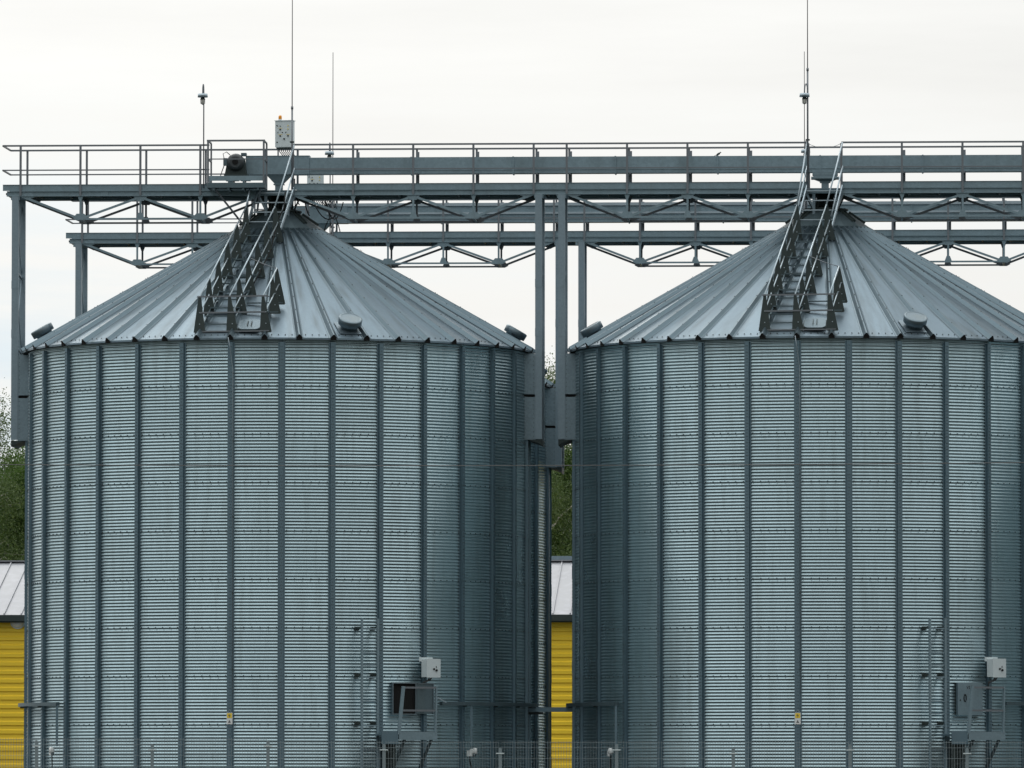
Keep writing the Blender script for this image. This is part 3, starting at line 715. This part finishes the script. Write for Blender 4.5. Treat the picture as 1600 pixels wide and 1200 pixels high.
# ------------------------------------------------------------------ control cabinets
def cabinet():
    t = thing('control_cabinet', '', 'control cabinet')
    b = MB(); b.box(-.21, .21, -.10, .10, 0, .655); b.box(-.222, .222, -.112, -.10, .012, .65); b.box(-.235, .235, -.13, .11, .655, .667); b.build('enclosure', M['grey'], t)
    b = MB(); b.box(-.2, .2, -.08, .08, -.03, 0); b.build('gland_plate', M['dark'], t)
    def kn(nm, pts, r, m, ring=None):
        for x, z in pts:
            b = MB(); b.lathe([(r, 0), (r * .8, .025)], 12, (x, -.112, z), (0, -1, 0), m=0); b.build(nm, m, t)
    kn('lock', [(-.17, .54), (-.17, .13)], .016, M['black'])
    kn('indicator_lamp', [(.11, .53), (.11, .45)], .014, M['signy'])
    kn('push_button', [(-.09, .525), (-.15, .37), (-.035, .37), (.055, .37)], .012, M['black'])
    kn('rotary_switch', [(-.09, .44), (-.09, .285), (.11, .285), (.01, .21)], .021, M['black'])
    for x, z in ((-.09, .475), (-.09, .318), (.11, .318)): b = MB(); b.box(x - .045, x + .055, -.1145, -.1125, z - .004, z + .005); b.build('label_strip', M['signy'], t)
    b = MB(); b.lathe([(.045, .667), (.045, .70)], 14, (-.13, 0, 0)); b.build('beacon_base', M['grey'], t)
    b = MB(); b.lathe([(.04, .70), (.042, .76), (.035, .79), (.015, .805)], 14, (-.13, 0, 0)); b.build('beacon', M['orange'], t)
    for x in (-.18, .18): b = MB(); b.bar((x, 0, -.24), (x, 0, -.03), .03, .03, up=(0, 1, 0)); b.build('leg', M['rail'], t)
    b = MB()
    for q in range(7):
        x = -.15 + q * .05; b.tube([(x, -.02, -.02), (x + .02, -.02, -.1), (x + .13, .0, -.24)], .011, 5)
    b.build('cable', M['black'], t)
    return t
k0 = cabinet(); k0.location = (-14.885, D - .05, 17.09); k0.rotation_euler = (0, 0, R(-13)); tag(k0, 'grey control cabinet with orange beacon on top of the front conveyor', 'control cabinet', 'control cabinets')
dup(k0, (-15.36, BY - .35, 17.10), R(4), 'grey control cabinet of the rear walkway seen between the beams')
t = thing('cable_bundle', 'black cables drooping below the front walkway beside the left silo cap', 'cables', (0, D, 0))
b = MB()
for (xa, za, xb, zb, sg, yy) in ((-14.5, 15.98, -14.35, 15.5, .12, .9), (-14.3, 15.9, -13.7, 15.55, .28, 1.1), (-14.0, 15.9, -13.55, 15.85, .45, 1.2), (-14.75, 16.4, -14.55, 15.7, .1, .2), (-14.62, 16.3, -14.6, 15.45, .06, -.4)):
    b = MB(); b.tube([(xa + (xb - xa) * k / 8, yy, za + (zb - za) * k / 8 - sg * 4 * (k / 8) * (1 - k / 8)) for k in range(9)], .014, 5); b.build('cable', M['black'], t)
b = MB()
b.tube([(-14.78, -1.2, 15.9), (-14.8, -1.4, 15.5), (-14.95, -1.7, 15.1), (-15.0, -2.6, 14.4), (-15.2, -3.6, 13.75), (-15.3, -4.1, 13.45)], .016, 6)
b.build('cable', M['black'], t)
t = thing('cable_bundle', 'black cables hanging under the rear walkway right of the left silo cap', 'cables', (0, BY, 0))
b = MB()
for q in range(8):
    x = -15.2 + q * .045; b = MB(); b.tube([(x, -.5, 17.05), (x + .04, -.5, 16.98), (x + .10, -.5, 16.86 - .01 * q)], .012, 5); b.build('cable', M['black'], t)
for (xa, za, xb, zb, sg) in ((-15.0, 16.75, -14.85, 16.1, .1), (-14.85, 16.72, -14.95, 15.95, .05), (-14.9, 16.6, -15.15, 16.05, -.1), (-14.85, 16.6, -14.65, 16.0, -.1), (-14.95, 16.0, -14.88, 15.3, .03), (-14.8, 16.2, -14.9, 15.3, .03)):
    b = MB(); b.tube([(xa + (xb - xa) * k / 8, -.55, za + (zb - za) * k / 8 - sg * 4 * (k / 8) * (1 - k / 8)) for k in range(9)], .014, 5); b.build('cable', M['black'], t)

# ------------------------------------------------------------------ lightning rods and lamps
def rod(loc, h1, h2, label, off=0.):
    t = thing('lightning_rod', label, 'lightning rod', loc, 0, 'lightning rods')
    b = MB(); b.tube([(0, 0, 0), (0, 0, h1)], .022, 8); b.lathe([(.03, h1 - .05), (.03, h1 + .02)], 8); b.build('base_tube', M['rail'], t)
    b = MB(); b.tube([(0, 0, h1), (0, 0, h2)], .014, 6, r2=.010); b.build('needle', M['wire'], t)
    b = MB(); 
    for z in (.35, 1.15): b.box(-.05, .05, -.03, .05, z, z + .035)
    b.build('clamp', M['dark'], t)
rod((-14.655, D - .76, 16.0), 2.02, 5.6, 'tall thin lightning rod beside the grey cabinet with the beacon')
rod((-2.075, D - .76, 16.0), 2.9, 5.9, 'tall thin lightning rod by the right silo staircase head, front')
rod((-14.965, BY + .5, 16.0), 1.2, 5.06, 'thin lightning rod on the rear walkway, right of the cabinet')
rod((-2.345, BY - .7, 16.0), 1.2, 4.9, 'shorter thin lightning rod on the rear walkway behind the hooked lamp')
def lamp(loc, h, label, side=-1, rz=0., curl=.075, bulb=True):
    t = thing('walkway_lamp', label, 'lamp', loc, rz, 'walkway lamps')
    x = side * curl * 1.0
    b = MB(); b.tube([(0, 0, 0), (0, 0, h + .12)] + [(x * .5 - x * .5 * math.cos(R(a)), 0, h + .12 + .17 * math.sin(R(a))) for a in range(20, 181, 20)] + [(x, 0, h)], .016, 8); b.build('pole', M['rail'], t)
    b = MB(); b.lathe([(.115, -.03), (.125, -.03), (.118, .055), (.03, .065)], 20, (x, 0, h)); b.build('reflector', M['bright'], t)
    b = MB(); b.lathe([(.065, -.085), (.05, -.05), (.025, -.02)], 14, (x, 0, h)); b.build('socket', M['dark'], t)
    b = MB(); b.lathe([(.03, -.20), (.048, -.185), (.052, -.10), (.05, -.085)], 14, (x, 0, h)); b.build('glass_globe', M['glass'], t)
    b = MB()
    for q in range(6): a = q * PI / 3; b.tube([(x + .055 * math.cos(a), .055 * math.sin(a), h - .09), (x + .056 * math.cos(a), .056 * math.sin(a), h - .18), (x, 0, h - .215)], .004, 4)
    b.build('guard', M['rail'], t)
lamp((-16.825, D - .72, 16.05), 2.25, 'small caged lamp on a thin pole left of the motor platform', -1, R(75))
lamp((-2.075, D - .82, 16.05), 2.19, 'small caged lamp hooked over its pole above the right silo staircase', -1)
lamp((-14.94, BY - .72, 16.05), 2.18, 'small lamp on the rear walkway right of the beacon cabinet', -1, R(80))
lamp((-2.30, BY - .72, 16.05), 2.18, 'small lamp on the rear walkway behind the right staircase head', -1, R(80))

t = thing('safety_chain', 'thin slack chain across the railing gap above the right staircase', 'chain', (0, D, 0))
b = MB(); b.tube([(-2.06 + .79 * k / 10, -.68, 17.08 - .30 * 4 * (k / 10) * (1 - k / 10) * .35) for k in range(11)], .006, 5); b.build('links', M['rail'], t)

# ------------------------------------------------------------------ bird on the conveyor
t = thing('bird', 'small dark bird perched on the front conveyor between the silos', 'bird', (-4.275, D, 16.845))
b = MB(); b.lathe([(.004, -.11), (.02, -.08), (.038, -.03), (.045, .02), (.04, .06), (.026, .085), (.022, .10)], 12, (0, 0, .075), (.8, 0, .5)); b.lathe([(.012, -.022), (.024, -.01), (.027, .005), (.02, .022), (.006, .03)], 10, (.092, 0, .142)); 
b.prism([(.115, -.004, .145), (.145, 0, .138), (.115, .004, .138)], (0, 0, -.004)); b.prism([(-.07, -.012, .04), (-.16, -.02, -.0), (-.16, .02, -.0), (-.07, .012, .04)], (0, 0, .012))
b.tube([(.0, .012, .045), (.005, .012, 0), (.025, .012, 0.002)], .003, 4); b.tube([(.0, -.012, .045), (.005, -.012, 0), (.025, -.012, 0.002)], .003, 4)
b.build('body', M['dark'], t); t.scale = (.62, .62, .62)

# ------------------------------------------------------------------ mesh fence
FY = 134.; FX = [-16.55 + 2.18 * k for k in range(-3, 16)]
t = thing('mesh_fence', 'welded wire mesh fence with thin posts in front of the silos', 'fence', (0, FY, 0))
FX = [-16.083 + 2.179 * k for k in range(-4, 15)]
for i, x in enumerate(FX):
    h = 2.335 if i in (4, 6) else 2.265 if i % 2 else 2.20
    b = MB(); b.box(x - .028, x + .028, -.02, .02, 0, h - .0); b.box(x - .018, x + .018, -.015, .015, h, h + .02)
    p = b.build('post', M['fpost'], t)
    b = MB(); b.box(x - .075, x + .075, -.035, -.021, h - .10, h - .08); b.build('clip', M['grey'], p)
for i in range(len(FX) - 1):
    xa, xb = FX[i] + .03, FX[i + 1] - .03; top = 2.40 if i < 6 else 2.345
    b = MB(); n = 42; y = .03
    for k in range(n + 1):
        x = xa + (xb - xa) * k / n; b.add([(x - .0026, y, .06), (x + .0026, y, .06), (x, y + .005, .06), (x - .0026, y, top), (x + .0026, y, top), (x, y + .005, top)], [(0, 1, 4, 3), (1, 2, 5, 4), (2, 0, 3, 5)])
    for z in [top - .03, top - .13] + [top - .33 - .2 * q for q in range(10)]: b.box(xa, xb, y - .007, y - .001, z - .003, z + .003)
    b.build('mesh_panel', M['mesh'], t, fix=False)

t = thing('power_line', 'single thin overhead wire crossing in front of the silos', 'overhead wire', (0, 110, 0))
b = MB(); b.tube([(-32 + 52 * k / 30, 0, 6.44 + .0005 * (-32 + 52 * k / 30 + 6) ** 2) for k in range(31)], .0065, 5); b.build('conductor', M['wire'], t)

# ------------------------------------------------------------------ yellow hall behind
HY = D + 50; HX0, HX1 = -42., 30.
t = thing('storage_hall', 'long yellow clad hall with pale metal roof behind the silos', 'building', (0, HY, 0))
b = MB(); p = .267; z = 0.; prof = []
while z < 6.5: prof += [(0, z), (0, z + p * .42), (.035, z + p * .5), (.035, z + p * .9)]; z += p
v = [(HX0, -y, z) for y, z in prof] + [(HX1, -y, z) for y, z in prof]; n = len(prof)
b.add(v, [(i, i + 1, i + 1 + n, i + n) for i in range(n - 1)])
b.box(HX0, HX1, .05, 12, 0, 6.6); b.build('wall', M['yellow'], t)
b = MB(); rz = lambda y: 6.80 + (y + .35) * (8.66 - 6.80) / 6.35
b.prism([(HX0 - .3, -.35, rz(-.35)), (HX0 - .3, 6, 8.66), (HX0 - .3, 12.35, 6.8), (HX0 - .3, 12.35, 6.72), (HX0 - .3, 6, 8.56), (HX0 - .3, -.35, 6.72)], (HX1 - HX0 + .6, 0, 0))
x = HX0
while x < HX1:
    b.bar((x, -.34, rz(-.34) + .02), (x, 5.9, rz(5.9) + .02), .03, .05); x += .54
b.box(HX0 - .3, HX1 + .3, 5.8, 6.2, 8.665, 8.70)
b.build('roof', M['hall_roof'], t)
b = MB(); b.box(HX0 - .3, HX1 + .3, -.42, -.352, 6.60, 6.79); b.box(HX0, HX1, -.35, .05, 6.56, 6.60); b.build('gutter', M['dark'], t)
b = MB(); b.box(-15, -7, 6.3, 6.5, 8.6, 8.84); b.build('ridge_vent', M['leg'], t)
t = thing('bulkhead_lamp', 'round white lamp under the eave of the yellow hall', 'lamp', (-27.56, HY - .06, 6.60))
b = MB(); b.lathe([(.20, 0), (.20, .05), (.17, .12), (.08, .16)], 20, (0, 0, 0), (0, -1, 0)); b.build('globe', M['white'], t)
b = MB(); b.lathe([(.24, -.04), (.24, .02)], 20, (0, 0, 0), (0, -1, 0)); b.build('base', M['grey'], t)

# ------------------------------------------------------------------ trees
def tree_meshes(seed, H, pale, leaves=120000):
    rnd = random.Random(seed); b = MB(); L = []
    # trunk leaning slightly
    pts = [Vector((0, 0, 0))]; 
    for k in range(1, 9): pts.append(pts[-1] + Vector((rnd.uniform(-.12, .12), rnd.uniform(-.1, .1), H * .96 / 8)))
    b.tube(pts, .16, 8, r2=.03)
    tips = []
    for k in range(34):
        f = rnd.uniform(.12, .97); i = min(7, int(f * 8)); p = pts[i].lerp(pts[i + 1], f * 8 - i)
        a = rnd.uniform(0, 2 * PI); ln = (1.05 - f) ** .75 * rnd.uniform(1.6, 2.7) + .35
        q1 = p + Vector((math.cos(a) * ln * .5, math.sin(a) * ln * .5, ln * .45)); q2 = q1 + Vector((math.cos(a) * ln * .45, math.sin(a) * ln * .45, ln * .25)); q3 = q2 + Vector((math.cos(a) * .25, math.sin(a) * .25, -.3))
        b.tube([p, q1, q2, q3], .05, 5, r2=.008)
        for q in (q1, q2, q3): tips.append((q, .42 + ln * .13))
        for m in range(2):
            w = q2 + Vector((rnd.uniform(-.6, .6), rnd.uniform(-.6, .6), rnd.uniform(-.8, .3))); b.tube([q1, w], .015, 4, r2=.004); tips.append((w, .45))
    rs = np.random.RandomState(seed); T = np.array([tuple(t[0]) for t in tips]); Rr = np.array([t[1] for t in tips])
    n = leaves; i = rs.randint(0, len(T), n); c = T[i] + rs.normal(0, 1, (n, 3)) * Rr[i][:, None] * np.array([.62, .62, .8]); c[:, 2] = np.maximum(c[:, 2], .6)
    u = rs.normal(0, 1, (n, 3)); u /= np.linalg.norm(u, axis=1)[:, None]; w = rs.normal(0, 1, (n, 3)); w -= (w * u).sum(1)[:, None] * u; w /= np.linalg.norm(w, axis=1)[:, None]
    s = rs.uniform(.016, .046, n)[:, None] * (.8 if pale else 1.)
    V = np.stack([c - u * s - w * s * .6, c + u * s - w * s * .2, c + u * s * .6 + w * s, c - u * s * .4 + w * s * .7], 1).reshape(-1, 3)
    me = bpy.data.meshes.new('crown'); me.vertices.add(len(V)); me.vertices.foreach_set('co', V.ravel().astype(np.float32))
    me.loops.add(n * 4); me.loops.foreach_set('vertex_index', np.arange(n * 4, dtype=np.int32)); me.polygons.add(n); me.polygons.foreach_set('loop_start', (np.arange(n) * 4).astype(np.int32))
    me.materials.append(M['leaf2'] if pale else M['leaf']); me.update(calc_edges=True)
    tr = b.build('trunk', M['bark'] if pale or seed % 2 else M['bark_dark']); C.objects.unlink(tr)
    return tr.data, me
TM = [tree_meshes(11, 14.5, False), tree_meshes(12, 13.0, False), tree_meshes(13, 14.8, True, 80000)]
def tree(k, x, y, rz, s, label):
    t = thing('birch_tree' if k == 2 else 'leafy_tree', label, 'tree', (x, y, 0), rz, 'trees behind the yellow hall'); t.scale = (s, s, s)
    for nm, me in (('trunk', TM[k][0]), ('crown', TM[k][1])):
        o = bpy.data.objects.new(nm, me); C.objects.link(o); o.parent = t
TY = D + 74
tree(2, -32.0, TY - 2, .3, 1.06, 'pale birch at the far left edge, crown reaching above the yellow hall')
tree(0, -29.9, TY + 1, 1.1, .93, 'dark green tree between the left silo and the left photo edge')
tree(1, -31.2, TY + 3.5, 2.6, 1.0, 'darker tree behind the birch at the left photo edge')
tree(0, -30.8, TY + 7.0, 4.0, .95, 'farthest dark tree beyond the left end of the hall')
tree(1, -34.5, TY + 1, 2.2, 1.0, 'tree just outside the left edge of the photo')
tree(2, -12.2, TY - 1, 2.0, 1.085, 'tall pale birch showing in the gap between the two front silos')
tree(0, -10.9, TY + 3, .7, 1.0, 'dark leafy tree low in the gap, right of the birch')
tree(1, -12.9, TY + 5, 3.4, 1.03, 'dark leafy tree in the gap, behind and left of the birch')
tree(2, -10.2, TY + 8, 4.4, .95, 'second thin birch deep in the gap behind the leafy tree')
tree(0, -27.0, TY + 2, 5.0, .9, 'dark tree hidden behind the left silo, nearest its left edge')
tree(1, -23.0, TY + 1, .9, .92, 'round tree hidden behind the middle of the left silo')
tree(0, -19.0, TY + 2, 3.0, .9, 'dark tree hidden behind the left silo right half')
tree(1, -15.8, TY + 1, 5.2, .9, 'round tree hidden behind the left silo right edge')
tree(1, -7.5, TY + 1, 1.5, .9, 'round tree hidden behind the left edge of the right silo')
tree(0, -3.5, TY + 2, 2.5, .9, 'dark tree hidden behind the middle of the right silo')
tree(1, .8, TY + 1, 4.5, .93, 'round tree hidden behind the right silo right half')

# ------------------------------------------------------------------ ground
def sheet(name, x0, x1, y0, y1, z, m):
    b = MB(); b.add([(x0, y0, z), (x1, y0, z), (x1, y1, z), (x0, y1, z)], [(0, 1, 2, 3)]); o = b.build(name, m); o['kind'] = 'structure'; return o
M['grass'] = paint('meadow_grass', (.016, .024, .010), .95, 0, .7, .35)
M['gravel'] = paint('gravel_yard', (.035, .037, .035), .95, 0, .5, 2.5)
sheet('ground', -3000, 3000, -2000, 6000, 0, M['grass'])
sheet('gravel_yard', -45, 45, 136, 260, .004, M['gravel'])

# ------------------------------------------------------------------ sky and light
SUN_AZ, SUN_EL = R(-16), R(38)     # behind the silos, a little to the left, veiled by cloud
w = bpy.data.worlds.new('World'); bpy.context.scene.world = w; w.use_nodes = True
nt = w.node_tree; L = nt.links.new; bg = nt.nodes['Background']
sky = N(nt, 'ShaderNodeTexSky', sky_type='NISHITA', sun_disc=False); sky.sun_elevation = SUN_EL; sky.sun_rotation = SUN_AZ; sky.dust_density = 3
tc = N(nt, 'ShaderNodeTexCoord'); gen = tc.outputs['Generated']
S_ = Vector((math.sin(SUN_AZ) * math.cos(SUN_EL), math.cos(SUN_AZ) * math.cos(SUN_EL), math.sin(SUN_EL)))
dt = N(nt, 'ShaderNodeVectorMath', operation='DOT_PRODUCT'); L(gen, dt.inputs[0]); dt.inputs[1].default_value = S_
sepd = N(nt, 'ShaderNodeSeparateXYZ'); L(gen, sepd.inputs[0])
# cloud veil brightness: brightest round the hidden sun, dull on the far side
g = N(nt, 'ShaderNodeMapRange', interpolation_type='SMOOTHSTEP'); g.inputs[1].default_value = -.75; g.inputs[2].default_value = .75; g.inputs[3].default_value = .56; g.inputs[4].default_value = .925
L(dt.outputs['Value'], g.inputs[0])
g2 = N(nt, 'ShaderNodeMapRange', interpolation_type='SMOOTHSTEP'); g2.inputs[1].default_value = .86; g2.inputs[2].default_value = 1.; g2.inputs[3].default_value = 0; g2.inputs[4].default_value = .45
L(dt.outputs['Value'], g2.inputs[0])
mp = N(nt, 'ShaderNodeMapping'); mp.inputs['Scale'].default_value = (7, 7, 60); L(gen, mp.inputs['Vector'])
nz = N(nt, 'ShaderNodeTexNoise'); nz.inputs['Scale'].default_value = 1.6; nz.inputs['Detail'].default_value = 7; nz.inputs['Roughness'].default_value = .55; L(mp.outputs[0], nz.inputs['Vector'])
# bluish thin patches low in the sky
lowf = N(nt, 'ShaderNodeMapRange', interpolation_type='SMOOTHSTEP'); lowf.inputs[1].default_value = .105; lowf.inputs[2].default_value = .05; L(sepd.outputs[2], lowf.inputs[0])
nr = N(nt, 'ShaderNodeMapRange', interpolation_type='SMOOTHSTEP'); nr.inputs[1].default_value = .38; nr.inputs[2].default_value = .64; L(nz.outputs[0], nr.inputs[0])
lf = N(nt, 'ShaderNodeMapRange', interpolation_type='SMOOTHSTEP'); lf.inputs[1].default_value = -.04; lf.inputs[2].default_value = -.14; lf.inputs[3].default_value = .30; lf.inputs[4].default_value = 1.; L(sepd.outputs[0], lf.inputs[0])
fac = math_(nt, 'MULTIPLY', math_(nt, 'MULTIPLY', lowf.outputs[0], nr.outputs[0]), math_(nt, 'MULTIPLY', lf.outputs[0], .95))
mx = N(nt, 'ShaderNodeMix', data_type='RGBA'); L(fac, mx.inputs['Factor']); mx.inputs['A'].default_value = (.985, .992, .978, 1); mx.inputs['B'].default_value = (.72, .84, .92, 1)
right = N(nt, 'ShaderNodeMapRange'); right.inputs[1].default_value = -.10; right.inputs[2].default_value = .03; right.inputs[3].default_value = 1.; right.inputs[4].default_value = .945; L(sepd.outputs[0], right.inputs[0])
fine = math_(nt, 'ADD', .875, math_(nt, 'MULTIPLY', nz.outputs[0], .22))
zen = N(nt, 'ShaderNodeMapRange', interpolation_type='SMOOTHSTEP'); zen.inputs[1].default_value = .2; zen.inputs[2].default_value = .9; zen.inputs[3].default_value = 1.; zen.inputs[4].default_value = 1.9; L(sepd.outputs[2], zen.inputs[0])
br = math_(nt, 'MULTIPLY', math_(nt, 'MULTIPLY', math_(nt, 'MULTIPLY', math_(nt, 'ADD', g.outputs[0], g2.outputs[0]), zen.outputs[0]), right.outputs[0]), fine)
cl = N(nt, 'ShaderNodeVectorMath', operation='SCALE'); L(mx.outputs['Result'], cl.inputs[0]); L(br, cl.inputs['Scale'])
ns = N(nt, 'ShaderNodeVectorMath', operation='SCALE'); L(sky.outputs[0], ns.inputs[0]); ns.inputs['Scale'].default_value = .06
ad = N(nt, 'ShaderNodeVectorMath', operation='ADD'); cs = N(nt, 'ShaderNodeVectorMath', operation='SCALE'); L(cl.outputs[0], cs.inputs[0]); cs.inputs['Scale'].default_value = 10.; L(cs.outputs[0], ad.inputs[0]); L(ns.outputs[0], ad.inputs[1])
L(ad.outputs[0], bg.inputs['Color']); bg.inputs['Strength'].default_value = .1
sl = bpy.data.lights.new('sun', 'SUN'); sl.energy = .5; sl.angle = R(25); sl.color = (1, .96, .9)
so = bpy.data.objects.new('sun', sl); C.objects.link(so); so.rotation_euler = (-S_).to_track_quat('-Z', 'Y').to_euler()

# ------------------------------------------------------------------ camera
yaw, pitch, roll, f = .0533, .0553, .0005, 11197
Rv = Vector((math.cos(yaw), math.sin(yaw), 0)); h = Vector((-math.sin(yaw), math.cos(yaw), 0))
F = h * math.cos(pitch) + Vector((0, 0, math.sin(pitch))); U = -h * math.sin(pitch) + Vector((0, 0, math.cos(pitch)))
xa = Rv * math.cos(roll) + U * math.sin(roll); ya = U * math.cos(roll) - Rv * math.sin(roll)
cam = bpy.data.cameras.new('camera'); co = bpy.data.objects.new('camera', cam); C.objects.link(co)
mt = Matrix((xa, ya, -F)).transposed().to_4x4(); mt.translation = (0, 0, CAMZ); co.matrix_world = mt
cam.sensor_width = 36; cam.lens = f / 1600 * 36; cam.clip_start = 1; cam.clip_end = 10000
sc = bpy.context.scene; sc.camera = co
sc.view_settings.view_transform = 'Standard'; sc.view_settings.look = 'None'; sc.view_settings.exposure = 0; sc.view_settings.gamma = 1
sc.render.engine = 'CYCLES'
